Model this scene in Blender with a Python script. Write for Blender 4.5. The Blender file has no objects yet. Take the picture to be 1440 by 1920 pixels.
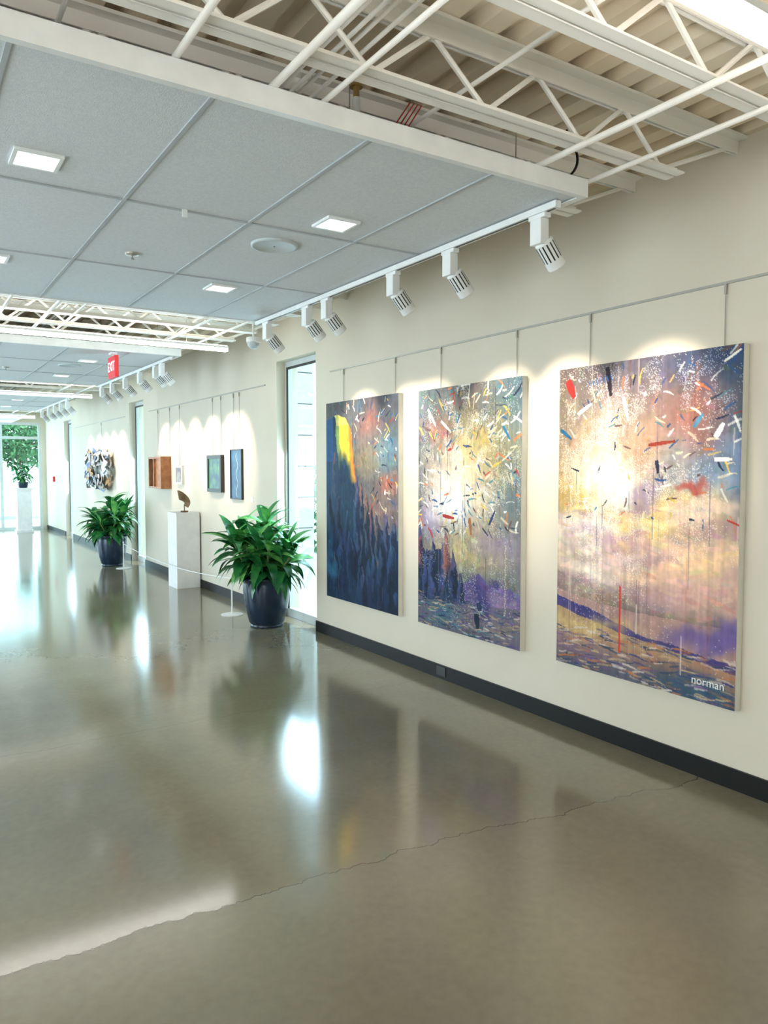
import bpy, math, random
import numpy as np
from mathutils import Vector, Matrix
random.seed(7)
S=bpy.context.scene
COL=S.collection
H=1.6
def s2l(c):
    c=c/255.0
    return c/12.92 if c<=0.04045 else ((c+0.055)/1.055)**2.4
def rgb(r,g,b): return (s2l(r),s2l(g),s2l(b),1)
# ---------------------------------------------------------------- materials
def mat(name,c,rough=0.5,metal=0.0,c2=None,nscale=8.0,bump=0.0,bscale=60.0,emit=None,estr=0.0,spec=0.5):
    m=bpy.data.materials.new(name); m.use_nodes=True
    nt=m.node_tree; b=nt.nodes['Principled BSDF']
    b.inputs['Roughness'].default_value=rough; b.inputs['Metallic'].default_value=metal
    b.inputs['Specular IOR Level'].default_value=spec
    tc=nt.nodes.new('ShaderNodeTexCoord')
    if c2 is None: c2=tuple(x*0.92 for x in c[:3])+(1,)
    n=nt.nodes.new('ShaderNodeTexNoise'); n.inputs['Scale'].default_value=nscale; n.inputs['Detail'].default_value=3
    nt.links.new(tc.outputs['Object'],n.inputs['Vector'])
    r=nt.nodes.new('ShaderNodeValToRGB'); r.color_ramp.elements[0].position=0.35; r.color_ramp.elements[1].position=0.65
    r.color_ramp.elements[0].color=c2; r.color_ramp.elements[1].color=c
    nt.links.new(n.outputs['Fac'],r.inputs['Fac']); nt.links.new(r.outputs['Color'],b.inputs['Base Color'])
    if bump>0:
        n2=nt.nodes.new('ShaderNodeTexNoise'); n2.inputs['Scale'].default_value=bscale; n2.inputs['Detail'].default_value=4
        nt.links.new(tc.outputs['Object'],n2.inputs['Vector'])
        bp=nt.nodes.new('ShaderNodeBump'); bp.inputs['Strength'].default_value=bump; bp.inputs['Distance'].default_value=0.01
        nt.links.new(n2.outputs['Fac'],bp.inputs['Height']); nt.links.new(bp.outputs['Normal'],b.inputs['Normal'])
    if emit:
        b.inputs['Emission Color'].default_value=emit; b.inputs['Emission Strength'].default_value=estr
    return m
M={}
M['wall']=mat('wall_paint',rgb(217,208,191),0.7,c2=rgb(213,203,185),nscale=1.5,bump=0.05,bscale=150)
M['white']=mat('white_metal',rgb(242,243,241),0.4)
M['steel']=mat('painted_steel',rgb(246,244,238),0.45,c2=rgb(240,236,228),nscale=3)
M['deck']=mat('deck_paint',rgb(240,228,206),0.55,c2=rgb(228,208,178),nscale=1.2)
M['tile']=mat('ceiling_tile',rgb(220,224,226),0.9,c2=rgb(212,217,220),nscale=60,bump=0.25,bscale=220)
M['grid']=mat('tile_grid',rgb(182,186,189),0.6)
M['black']=mat('black_vinyl',rgb(18,17,17),0.45,spec=0.3)
M['dark']=mat('dark_metal',rgb(45,45,45),0.4)
M['frame']=mat('aluminium_frame',rgb(215,220,220),0.35,metal=0.2)
M['lens']=mat('lamp_lens',rgb(255,250,240),0.4,emit=(1,0.93,0.82,1),estr=7)
M['tube']=mat('lamp_diffuser',rgb(255,255,250),0.4,emit=(1,0.97,0.92,1),estr=15)
M['tubedim']=mat('lamp_diffuser_dim',rgb(255,255,250),0.4,emit=(0.9,0.98,1,1),estr=2.5)
M['uplens']=mat('uplight_diffuser',rgb(255,255,250),0.4,emit=(1,0.95,0.87,1),estr=23)
M['down']=mat('downlight_lens',rgb(255,255,250),0.4,emit=(1,0.98,0.95,1),estr=2.0)
M['speaker']=mat('speaker_grille',rgb(200,208,210),0.6)
M['pot']=mat('glazed_pot',rgb(34,52,74),0.25,c2=rgb(26,42,60),nscale=5,bump=0.03,bscale=20)
M['soil']=mat('soil',rgb(50,38,28),0.95,bump=0.8,bscale=40)
M['leaf']=mat('leaf',rgb(56,138,68),0.28,c2=rgb(20,88,50),nscale=9)
M['leaf2']=mat('leaf_light',rgb(126,196,100),0.3,c2=rgb(56,140,68),nscale=12)
M['stem']=mat('stem',rgb(110,130,70),0.6)
M['canvas_side']=mat('canvas_side',rgb(236,232,220),0.8)
M['wood']=mat('wood',rgb(176,120,78),0.5,c2=rgb(150,96,60),nscale=14)
M['wooddark']=mat('dark_wood',rgb(96,60,40),0.5)
M['bronze']=mat('bronze',rgb(150,128,98),0.4,metal=0.4,c2=rgb(110,90,70))
M['red']=mat('red_plastic',rgb(206,28,40),0.4,emit=rgb(206,28,40),estr=0.35)
M['redw']=mat('red_wire',rgb(200,40,30),0.5)
M['brass']=mat('brass',rgb(176,150,100),0.3,metal=0.8)
M['cable']=mat('steel_cable',rgb(176,172,162),0.4,metal=0.4)
M['pedestal']=mat('pedestal_paint',rgb(240,238,236),0.5)
M['stone']=mat('pale_stone',rgb(196,200,198),0.8)
M['joint']=mat('mortar_joint',rgb(110,114,114),0.9)
M['ground']=mat('ground_concrete',rgb(200,208,204),0.9)
M['bark']=mat('bark',rgb(90,72,56),0.9)
M['tree']=mat('tree_leaf',rgb(90,150,90),0.6,c2=rgb(30,96,60),nscale=3)
M['paper']=mat('paper_label',rgb(245,245,242),0.7)
M['text']=mat('white_letters',rgb(250,250,250),0.5,emit=(1,1,1,1),estr=0.6)
M['sig']=mat('signature_paint',rgb(236,236,236),0.5)
# glass
g=bpy.data.materials.new('window_glass'); g.use_nodes=True; nt=g.node_tree; nt.nodes.clear()
o=nt.nodes.new('ShaderNodeOutputMaterial'); t=nt.nodes.new('ShaderNodeBsdfTransparent'); t.inputs[0].default_value=(0.90,0.99,0.98,1)
gl=nt.nodes.new('ShaderNodeBsdfGlossy'); gl.inputs['Roughness'].default_value=0.02
mx=nt.nodes.new('ShaderNodeMixShader'); mx.inputs[0].default_value=0.07
nt.links.new(t.outputs[0],mx.inputs[1]); nt.links.new(gl.outputs[0],mx.inputs[2]); nt.links.new(mx.outputs[0],o.inputs[0])
M['glass']=g
# floor
def floor_mat():
    m=bpy.data.materials.new('polished_concrete'); m.use_nodes=True; nt=m.node_tree; b=nt.nodes['Principled BSDF']; L=nt.links.new; N=nt.nodes.new
    tc=N('ShaderNodeTexCoord'); sp=N('ShaderNodeSeparateXYZ'); L(tc.outputs['Object'],sp.inputs[0])
    n1=N('ShaderNodeTexNoise'); n1.inputs['Scale'].default_value=0.9; n1.inputs['Detail'].default_value=6; L(tc.outputs['Object'],n1.inputs['Vector'])
    r=N('ShaderNodeValToRGB'); r.color_ramp.elements[0].position=0.3; r.color_ramp.elements[1].position=0.7
    r.color_ramp.elements[0].color=rgb(116,109,90); r.color_ramp.elements[1].color=rgb(137,130,108); L(n1.outputs['Fac'],r.inputs['Fac'])
    n2=N('ShaderNodeTexNoise'); n2.inputs['Scale'].default_value=26; n2.inputs['Detail'].default_value=5; L(tc.outputs['Object'],n2.inputs['Vector'])
    mx=N('ShaderNodeMix'); mx.data_type='RGBA'; mx.blend_type='OVERLAY'; mx.inputs[0].default_value=0.12; L(r.outputs['Color'],mx.inputs[6]); L(n2.outputs['Fac'],mx.inputs[7])
    def math_(op,a,bv):
        q=N('ShaderNodeMath'); q.operation=op
        for i,v in enumerate((a,bv)):
            if v is None: continue
            if isinstance(v,(int,float)): q.inputs[i].default_value=v
            else: L(v,q.inputs[i])
        return q.outputs[0]
    nc=N('ShaderNodeTexNoise'); nc.noise_dimensions='1D'; nc.inputs['Scale'].default_value=2.2; nc.inputs['Detail'].default_value=7; nc.inputs['Roughness'].default_value=0.6
    L(sp.outputs['X'],nc.inputs['W'])
    wob=math_('MULTIPLY',math_('SUBTRACT',nc.outputs['Fac'],0.5),0.20)
    bend=math_('MULTIPLY',math_('POWER',math_('MAXIMUM',math_('SUBTRACT',sp.outputs['X'],1.3),0.0),1.5),0.08)
    y1=math_('SUBTRACT',2.60,bend)
    d1=math_('ABSOLUTE',math_('SUBTRACT',sp.outputs['Y'],math_('ADD',y1,wob)),None)
    d2=math_('ABSOLUTE',math_('SUBTRACT',sp.outputs['Y'],math_('ADD',math_('MULTIPLY',wob,-1.0),4.66)),None)
    c1=math_('LESS_THAN',d1,0.0026); c2=math_('MULTIPLY',math_('LESS_THAN',d2,0.003),0.4)
    ck=math_('MAXIMUM',c1,c2)
    mc=N('ShaderNodeMix'); mc.data_type='RGBA'; mc.inputs[7].default_value=rgb(50,40,32); L(math_('MULTIPLY',ck,0.7),mc.inputs[0]); L(mx.outputs[2],mc.inputs[6])
    L(mc.outputs[2],b.inputs['Base Color'])
    near=math_('LESS_THAN',sp.outputs['Y'],math_('ADD',y1,wob))
    rr=math_('ADD',math_('ADD',math_('MULTIPLY',n1.outputs['Fac'],0.07),0.085),math_('MULTIPLY',near,0.10))
    L(rr,b.inputs['Roughness']); b.inputs['Specular IOR Level'].default_value=0.95
    return m
M['floor']=floor_mat()
def attr_mat(name,rough=0.5):
    m=bpy.data.materials.new(name); m.use_nodes=True; nt=m.node_tree; b=nt.nodes['Principled BSDF']
    a=nt.nodes.new('ShaderNodeAttribute'); a.attribute_name='Col'
    n=nt.nodes.new('ShaderNodeTexNoise'); n.inputs['Scale'].default_value=70; n.inputs['Detail'].default_value=4
    tc=nt.nodes.new('ShaderNodeTexCoord'); nt.links.new(tc.outputs['Object'],n.inputs['Vector'])
    bp=nt.nodes.new('ShaderNodeBump'); bp.inputs['Strength'].default_value=0.25; bp.inputs['Distance'].default_value=0.004
    nt.links.new(n.outputs['Fac'],bp.inputs['Height']); nt.links.new(bp.outputs['Normal'],b.inputs['Normal'])
    nt.links.new(a.outputs['Color'],b.inputs['Base Color']); b.inputs['Roughness'].default_value=rough; b.inputs['Specular IOR Level'].default_value=0.2
    return m
M['paint']=attr_mat('oil_paint',0.6)
# ---------------------------------------------------------------- builders
class MB:
    def __init__(s): s.v=[];s.f=[];s.m=[];s.mats=[]
    def mi(s,k):
        if k not in s.mats: s.mats.append(k)
        return s.mats.index(k)
    def box(s,x0,x1,y0,y1,z0,z1,k):
        b=len(s.v); i=s.mi(k)
        s.v+=[(x0,y0,z0),(x1,y0,z0),(x1,y1,z0),(x0,y1,z0),(x0,y0,z1),(x1,y0,z1),(x1,y1,z1),(x0,y1,z1)]
        for q in [(0,3,2,1),(4,5,6,7),(0,1,5,4),(1,2,6,5),(2,3,7,6),(3,0,4,7)]:
            s.f.append(tuple(b+j for j in q)); s.m.append(i)
        return s
    def poly(s,pts,k):
        b=len(s.v); s.v+=[tuple(p) for p in pts]; s.f.append(tuple(range(b,b+len(pts)))); s.m.append(s.mi(k)); return s
    def tube(s,p0,p1,r0,k,r1=None,n=10,cap=True):
        r1=r0 if r1 is None else r1
        p0=Vector(p0);p1=Vector(p1);d=(p1-p0).normalized()
        a=Vector((0,0,1)) if abs(d.z)<0.9 else Vector((1,0,0))
        u=d.cross(a).normalized();w=d.cross(u); b=len(s.v); i=s.mi(k)
        for p,r in((p0,r0),(p1,r1)):
            for j in range(n):
                t=2*math.pi*j/n; s.v.append(tuple(p+u*(r*math.cos(t))+w*(r*math.sin(t))))
        for j in range(n):
            s.f.append((b+j,b+(j+1)%n,b+n+(j+1)%n,b+n+j)); s.m.append(i)
        if cap:
            s.f.append(tuple(b+j for j in range(n))[::-1]); s.m.append(i)
            s.f.append(tuple(b+n+j for j in range(n))); s.m.append(i)
        return s
    def path(s,pts,r,k,n=6):
        for a,b in zip(pts[:-1],pts[1:]): s.tube(a,b,r,k,n=n)
        return s
    def lathe(s,prof,k,n=32,c=(0,0)):
        b=len(s.v); i=s.mi(k)
        for r,z in prof:
            for j in range(n):
                t=2*math.pi*j/n; s.v.append((c[0]+r*math.cos(t),c[1]+r*math.sin(t),z))
        for a in range(len(prof)-1):
            for j in range(n):
                s.f.append((b+a*n+j,b+a*n+(j+1)%n,b+(a+1)*n+(j+1)%n,b+(a+1)*n+j)); s.m.append(i)
        return s
    def obj(s,name,parent=None,smooth=False,loc=(0,0,0),bevel=0):
        me=bpy.data.meshes.new(name); me.from_pydata(s.v,[],s.f)
        for k in s.mats: me.materials.append(M[k])
        me.polygons.foreach_set('material_index',s.m)
        if smooth: me.polygons.foreach_set('use_smooth',[True]*len(s.f))
        me.update()
        ob=bpy.data.objects.new(name,me); COL.objects.link(ob); ob.location=loc
        if parent: ob.parent=parent
        if bevel:
            md=ob.modifiers.new('bevel','BEVEL'); md.width=bevel; md.segments=2; md.limit_method='ANGLE'
        return ob
def struct(ob): ob['kind']='structure'; return ob
def tag(ob,label,cat,group=None):
    ob['label']=label; ob['category']=cat
    if group: ob['group']=group
    return ob
def root(name,loc,label,cat,group=None):
    e=bpy.data.objects.new(name,None); e.empty_display_size=0.1; COL.objects.link(e); e.location=loc
    return tag(e,label,cat,group)
def dup(r,loc,label=None):
    n=r.copy(); COL.objects.link(n); n.location=loc
    if label: n['label']=label
    def rec(src,dst):
        for c in [x for x in bpy.data.objects if x.parent==src]:
            k=c.copy(); k.parent=dst; COL.objects.link(k); rec(c,k)
    rec(r,n)
    return n
def text_mesh(txt,size,name,k,R,loc,parent=None,ext=0.001):
    cu=bpy.data.curves.new(name,'FONT'); cu.body=txt; cu.size=size; cu.extrude=ext; cu.align_x='CENTER'; cu.align_y='CENTER'
    to=bpy.data.objects.new(name+'_tmp',cu); COL.objects.link(to); bpy.context.view_layer.update()
    me=bpy.data.meshes.new_from_object(to.evaluated_get(bpy.context.evaluated_depsgraph_get()))
    bpy.data.objects.remove(to); me.transform(R); me.materials.clear(); me.materials.append(M[k])
    ob=bpy.data.objects.new(name,me); COL.objects.link(ob); ob.location=loc
    if parent: ob.parent=parent
    return ob
RW=Matrix(((0,0,-1,0),(-1,0,0,0),(0,1,0,0),(0,0,0,1)))  # text facing -X
# ---------------------------------------------------------------- room shell
WX=3.5; LX=-3.0; Y0=-4.0; Y1=22.2; TOP=3.4
fl=MB(); fl.poly([(LX,Y0,0),(WX+0.25,Y0,0),(WX+0.25,Y1+0.2,0),(LX,Y1+0.2,0)],'floor'); struct(fl.obj('floor'))
gd=MB(); gd.box(-30,40,-30,50,-0.4,-0.03,'ground'); struct(gd.obj('ground'))
wins=[(6.66,7.56),(12.72,13.62),(18.7,19.6)]
WT=2.75
wr=MB(); y=Y0
for a,b in wins:
    wr.box(WX,WX+0.25,y,a,0,TOP,'wall'); wr.box(WX,WX+0.25,a,b,WT,TOP,'wall'); y=b
wr.box(WX,WX+0.25,y,Y1+0.2,0,TOP,'wall'); struct(wr.obj('wall_right'))
wl=MB(); y=Y0; lw=[(-3,0.5),(2,6),(8,12),(14,18),(19.2,21.5)]
for a,b in lw:
    wl.box(LX-0.2,LX,y,a,0,TOP,'wall'); wl.box(LX-0.2,LX,a,b,2.8,TOP,'wall'); wl.box(LX-0.2,LX,a,b,0,0.3,'wall'); y=b
wl.box(LX-0.2,LX,y,Y1+0.2,0,TOP,'wall'); struct(wl.obj('wall_left'))
wb=MB(); wb.box(LX,WX,Y0-0.2,Y0,0,TOP,'wall'); struct(wb.obj('wall_back'))
we=MB(); we.box(LX,-1.0,Y1,Y1+0.2,0,TOP,'wall'); we.box(-1,3.38,Y1,Y1+0.2,2.84,TOP,'wall'); we.box(3.38,WX,Y1,Y1+0.2,0,TOP,'wall'); struct(we.obj('wall_end'))
# corrugated deck
dk=MB(); prof=[]; x=LX-0.2
while x<WX+0.25:
    prof+=[(x,3.2),(x+0.085,3.2),(x+0.105,3.245),(x+0.16,3.245)]; x+=0.18
i0=dk.mi('deck')
for (x,z) in prof: dk.v+=[(x,Y0-0.2,z),(x,Y1+0.2,z)]
for j in range(len(prof)-1):
    dk.f.append((2*j,2*j+1,2*j+3,2*j+2)); dk.m.append(i0)
dk.box(LX-0.2,WX+0.25,Y0-0.2,Y1+0.2,3.36,3.4,'deck')
struct(dk.obj('ceiling'))
# baseboards
bb=MB()
segs=[(Y0,6.66),(7.56,12.72),(13.62,18.7),(19.6,Y1)]
for a,b in segs: bb.box(WX-0.014,WX,a,b,0,0.105,'black')
struct(bb.obj('baseboard_right'))
# windows
def window(name,a,b):
    f=MB(); X0,X1=3.60,3.66
    f.box(X0,X1,a,a+0.055,0,WT,'frame'); f.box(X0,X1,b-0.055,b,0,WT,'frame'); f.box(X0,X1,a+0.055,b-0.055,WT-0.06,WT,'frame'); f.box(X0,X1,a+0.055,b-0.055,0,0.09,'frame')
    f.box(X0-0.012,X0,b-0.08,b-0.055,0.09,WT-0.06,'dark'); f.box(X0-0.012,X0,a+0.055,a+0.075,0.09,WT-0.06,'dark'); f.box(X0-0.012,X0,a+0.075,b-0.08,WT-0.085,WT-0.06,'dark')
    w=struct(f.obj(name)); gg=MB(); gg.poly([(3.63,b-0.05,0.085),(3.63,a+0.05,0.085),(3.63,a+0.05,WT-0.055),(3.63,b-0.05,WT-0.055)],'glass'); q=gg.obj('glass',parent=w)
    return w
for i,(a,b) in enumerate(wins): window('window_%d'%(i+1),a,b)
f=MB()
for X in (-1,0.2,1.3,2.38,3.32): f.box(X,X+0.07,Y1+0.04,Y1+0.12,0,2.84,'frame')
for z in (0.0,2.4,2.77): f.box(-1,3.38,Y1+0.05,Y1+0.11,z,z+0.07,'frame')
w=struct(f.obj('window_4')); gg=MB(); gg.poly([(-0.98,Y1+0.08,0.05),(3.37,Y1+0.08,0.05),(3.37,Y1+0.08,2.8),(-0.98,Y1+0.08,2.8)],'glass'); gg.obj('glass',parent=w)
f=MB()
for a,b in lw:
    for yy in (a,(a+b)/2-0.03,b-0.06): f.box(LX-0.12,LX-0.06,yy,yy+0.06,0.3,2.8,'frame')
    f.box(LX-0.12,LX-0.06,a,b,2.74,2.8,'frame'); f.box(LX-0.12,LX-0.06,a,b,0.3,0.36,'frame')
struct(f.obj('window_5'))
# ---------------------------------------------------------------- bar joists
def joist():
    r=root('bar_joist',(0,0,0),'cream painted open-web steel roof joist under the metal deck','joist','roof joists')
    t=MB(); t.box(LX,WX,-0.06,-0.008,3.185,3.198,'steel'); t.box(LX,WX,0.008,0.06,3.185,3.198,'steel'); t.box(LX,WX,-0.014,-0.006,3.13,3.19,'steel'); t.box(LX,WX,0.006,0.014,3.13,3.19,'steel')
    t.obj('top_chord',parent=r)
    b=MB(); xe=3.04
    b.box(-2.6,xe,-0.05,-0.008,2.93,2.938,'steel'); b.box(-2.6,xe,0.008,0.05,2.93,2.938,'steel'); b.box(-2.6,xe,-0.012,-0.006,2.93,2.965,'steel'); b.box(-2.6,xe,0.006,0.012,2.93,2.965,'steel')
    b.obj('bottom_chord',parent=r)
    w=MB(); x=2.94
    w.tube((WX-0.06,0,3.15),(x,0,2.945),0.011,'steel',n=6)
    while x>-2.5:
        w.tube((x,0,2.945),(x-0.255,0,3.15),0.011,'steel',n=6); w.tube((x-0.255,0,3.15),(x-0.51,0,2.945),0.011,'steel',n=6); x-=0.51
    w.obj('web',parent=r)
    return r
J=joist(); ys=[0.47,1.02,1.68,2.27,2.88,6.05,6.55,7.05,7.6,8.05,11.8,12.3,12.95,13.6,17.6,18.2,18.8,19.4]
J.location=(0,ys[0],0)
for yv in ys[1:]: dup(J,(0,yv,0))
def conduit(X,z,r,a,b,label,k='steel',name='ceiling_conduit'):
    p=MB(); p.tube((0,a,z),(0,b,z),r,k,n=10)
    o=p.obj(name,smooth=True,loc=(X,0,0)); tag(o,label,'pipe','ceiling pipes and conduits')
for X,z,r in [(2.39,2.912,0.013),(2.72,2.915,0.011),(1.14,2.912,0.014),(1.34,2.914,0.010),(0.8,2.912,0.012),(0.2,2.91,0.015),(1.9,3.06,0.009),(1.3,3.1,0.008),(1.34,3.11,0.008),(1.38,3.1,0.008),(1.42,3.11,0.008),(1.47,3.1,0.008),(0.5,3.06,0.009)]:
    conduit(X,z,r,-1,22,'thin cream painted steel pipe running under the roof joists')
# ---------------------------------------------------------------- suspended ceiling clouds
CZ=H+1.22
XR=2.66; XL=-2.75
def cloud(y0,L,nr=3):
    r=root('ceiling_panel',(0,y0,CZ),'suspended grey acoustic tile ceiling panel with white metal edge','ceiling panel','suspended ceiling panels')
    t=MB(); t.box(XL,XR-0.013,0.013,L-0.013,0.006,0.02,'tile'); t.obj('acoustic_tiles',parent=r)
    g=MB()
    xs=[2.134-0.605*i for i in range(9)]
    for x in xs:
        if x>XL: g.box(x-0.008,x+0.008,0.032,L-0.02,0,0.012,'grid')
    for i in range(1,nr): g.box(XL,XR-0.037,L*i/nr-0.008,L*i/nr+0.008,0.0005,0.011,'grid')
    g.obj('tile_grid',parent=r)
    e=MB()
    e.box(XL,XR,0,0.012,-0.003,0.075,'white'); e.box(XL,XR-0.012,0.012,0.03,-0.003,0.003,'white'); e.box(XL,XR-0.012,0.012,0.03,0.069,0.075,'white')
    e.box(XL,XR-0.012,L-0.012,L,-0.003,0.075,'white'); e.box(XR-0.012,XR,0.012,L,-0.003,0.075,'white'); e.box(XR-0.035,XR-0.012,0.03,L-0.012,-0.003,0.003,'white')
    e.obj('edge_trim',parent=r)
    h=MB()
    for x in (-2,0,1.6,2.5):
        for y in (0.3,L-0.3): h.tube((x,y,0.01),(x,y,3.2-CZ),0.003,'cable',n=5)
    h.obj('hanger_wire',parent=r)
    return r
PER=5.72
cy=[2.44,2.44+PER,2.44+2*PER]; CL=3.52
for yv in cy: cloud(yv,CL)
cloud(2.44+3*PER,2.55,2)
def trackbar(y0,L):
    t=MB(); t.box(XR-0.10,XR-0.065,0,L,-0.032,-0.002,'white'); t.box(XR-0.088,XR-0.077,0.02,L-0.02,-0.034,-0.032,'dark')
    o=t.obj('light_track',loc=(0,y0,CZ)); tag(o,'white lighting track along the edge of the ceiling panel','light track','lighting tracks')
for yv in cy: trackbar(yv+0.1,CL-0.12)
def tilt(pts,c,ang):
    out=[]
    for x,y,z in pts:
        dx,dz=x-c[0],z-c[2]; ca,sa=math.cos(ang),math.sin(ang)
        out.append((c[0]+dx*ca-dz*sa,y,c[2]+dx*sa+dz*ca))
    return out
def head():
    r=root('track_light',(0,0,0),'white cylindrical track spotlight with ribbed vents','track light','track spotlights')
    a=MB(); a.box(-0.02,0.02,-0.055,0.055,-0.022,0.0,'white'); a.box(-0.026,0.026,-0.036,0.036,-0.14,-0.022,'white'); a.obj('adapter',parent=r,bevel=0.003)
    s=MB(); s.tube((0.0,0,-0.115),(0.055,0,-0.145),0.012,'white',n=12); s.obj('arm',parent=r,smooth=True)
    c=(0.06,0,-0.155); ang=math.radians(42)
    hd=MB(); hd.lathe([(0.0,c[2]+0.055),(0.040,c[2]+0.055),(0.046,c[2]+0.045),(0.046,c[2]-0.085),(0.043,c[2]-0.09),(0.040,c[2]-0.09),(0.040,c[2]-0.075),(0,c[2]-0.075)],'white',n=28,c=(c[0],0))
    hd.v=tilt(hd.v,c,ang); hd.obj('lamp_head',parent=r,smooth=False)
    v=MB()
    for j in range(14):
        t=2*math.pi*j/14; cx=c[0]+0.0465*math.cos(t); cyy=0.0465*math.sin(t); w=0.0035
        px,py=-math.sin(t)*w,math.cos(t)*w
        v.poly([(cx-px,cyy-py,c[2]-0.045),(cx+px,cyy+py,c[2]-0.045),(cx+px,cyy+py,c[2]+0.04),(cx-px,cyy-py,c[2]+0.04)],'dark')
    v.v=tilt(v.v,c,ang); v.obj('vent_slots',parent=r)
    l=MB(); l.lathe([(0.039,c[2]-0.078),(0,c[2]-0.078)],'lens',n=24,c=(c[0],0)); l.v=tilt(l.v,c,ang); l.obj('lens',parent=r)
    ld=bpy.data.lights.new('bulb','SPOT'); ld.energy=62; ld.spot_size=math.radians(54); ld.spot_blend=0.5; ld.color=(1,0.89,0.73); ld.shadow_soft_size=0.03
    lo=bpy.data.objects.new('bulb',ld); COL.objects.link(lo); lo.parent=r
    p=Vector(tilt([(c[0],0,c[2]-0.095)],c,ang)[0]); lo.location=p
    d=Vector((0.85,0,-0.80)); lo.rotation_euler=d.to_track_quat('-Z','Y').to_euler()
    return r
Hd=head(); hy=[2.66,3.34,3.9,4.74,5.04,5.74]; TX=XR-0.082; TZ=CZ-0.034
Hd.location=(TX,hy[0],TZ)
for yv in hy[1:]: dup(Hd,(TX,yv,TZ))
for yv in [8.6,8.85,9.5,10.2,10.9,11.5]: dup(Hd,(TX,yv,TZ))
for yv in [14.1,14.7,15.3,15.9,16.7]: dup(Hd,(TX,yv,TZ))
def downl():
    r=root('recessed_light',(0,0,0),'square recessed downlight with white trim in the ceiling tile','ceiling light','recessed downlights')
    t=MB(); s=0.09
    t.box(-s,s,-s,-s+0.015,-0.006,0.012,'white');t.box(-s,s,s-0.015,s,-0.006,0.012,'white');t.box(-s,-s+0.015,-s+0.015,s-0.015,-0.006,0.012,'white');t.box(s-0.015,s,-s+0.015,s-0.015,-0.006,0.012,'white'); t.obj('trim_ring',parent=r)
    l=MB(); l.box(-s+0.015,s-0.015,-s+0.015,s-0.015,-0.002,0.012,'down'); l.obj('lens',parent=r)
    return r
D=downl(); D.location=(0.517,3.34,CZ)
for k,yv in enumerate(cy):
    for x in (0.517,1.90,-0.9):
        for dy in (0.95,2.55):
            if (k,x,dy)==(0,0.517,0.95): continue
            dup(D,(x,yv+dy,CZ))
for k,yv in enumerate(cy[:2]):
    sp=MB(); sp.lathe([(0,-0.004),(0.11,-0.004),(0.114,-0.009),(0.127,-0.006),(0.127,0.012)],'speaker',n=40); sp.lathe([(0,-0.008),(0.004,-0.007),(0.004,-0.003)],'dark',n=8)
    tag(sp.obj('ceiling_speaker',loc=(1.794,yv+1.45,CZ),smooth=True),'round pale grille speaker set in the ceiling tiles','speaker','ceiling speakers')
    s=MB(); s.lathe([(0,-0.03),(0.012,-0.03),(0.012,-0.026),(0.005,-0.024),(0.005,-0.008),(0.035,-0.008),(0.04,0),(0.04,0.012)],'cable',n=20)
    tag(s.obj('fire_sprinkler',loc=(1.185,yv+2.04,CZ),smooth=True),'small pendant fire sprinkler under the ceiling tiles','sprinkler','ceiling sprinklers')
hk=MB(); hk.box(-0.012,0.012,-0.004,0.004,-0.03,0.006,'white'); tag(hk.obj('ceiling_hook',loc=(1.2,3.6,CZ)),'tiny white clip on the ceiling grid','clip')
s=MB(); s.tube((0,0,0.1),(0,0,0.22),0.016,'white',n=12); s.tube((0,0,0.04),(0,0,0.1),0.026,'steel',n=12); s.tube((0,0,0.22),(0,0,0.26),0.012,'brass',n=10); s.tube((0,0,0.26),(0,0,0.268),0.026,'brass',n=14); s.tube((0,0,0.02),(0,0,0.04),0.016,'steel',n=10)
tag(s.obj('upright_sprinkler',loc=(1.56,2.62,CZ+0.0),smooth=False),'brass upright sprinkler on a white pipe above the ceiling panel','sprinkler')
rw=MB()
for k in range(4): rw.path([(1.66+0.02*k,2.62,CZ+0.03),(1.78+0.02*k,2.66,CZ+0.2),(1.94+0.02*k,2.8,3.19)],0.003,'redw',n=5)
tag(rw.obj('red_wires'),'bundle of red wires rising to the metal deck','wire')
bc=MB(); pts=[]
for k in range(16):
    t=k/15; pts.append((2.54+0.12*math.sin(t*math.pi),2.56-0.1*t,CZ+0.05+0.22*t))
bc.path(pts,0.006,'black',n=6); tag(bc.obj('black_cable'),'black cable looping from the ceiling panel to the joist','cable')
# ---------------------------------------------------------------- linear fluorescent fixtures
def linear(yv,z,k,x1=2.7):
    r=root('linear_light',(0,yv,z),'long white suspended fluorescent fixture across the corridor','ceiling light','linear ceiling lights')
    b=MB(); b.box(-2.7,x1,-0.03,0.03,0.028,0.05,'white'); b.box(x1-.01,x1,-0.03,0.03,0,0.028,'white'); b.obj('housing',parent=r)
    l=MB(); l.box(-2.69,0.248,-0.029,0.029,0.0,0.028,k); l.box(0.262,x1-.012,-0.029,0.029,0,0.028,k); l.obj('diffuser',parent=r)
    l=MB(); l.box(-2.69,x1-.012,-0.022,0.022,0.05,0.054,'uplens'); l.obj('uplight_lens',parent=r)
    h=MB()
    for x in (-2.4,0.3,2.4): h.tube((x,0,0.054),(x,0,3.19-z),0.003,'cable',n=5)
    h.obj('hanger_wire',parent=r)
linear(1.16,2.70,'tube'); linear(7.2,2.755,'tube',2.81); linear(12.7,2.72,'tubedim'); linear(18.4,2.72,'tubedim')
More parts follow.
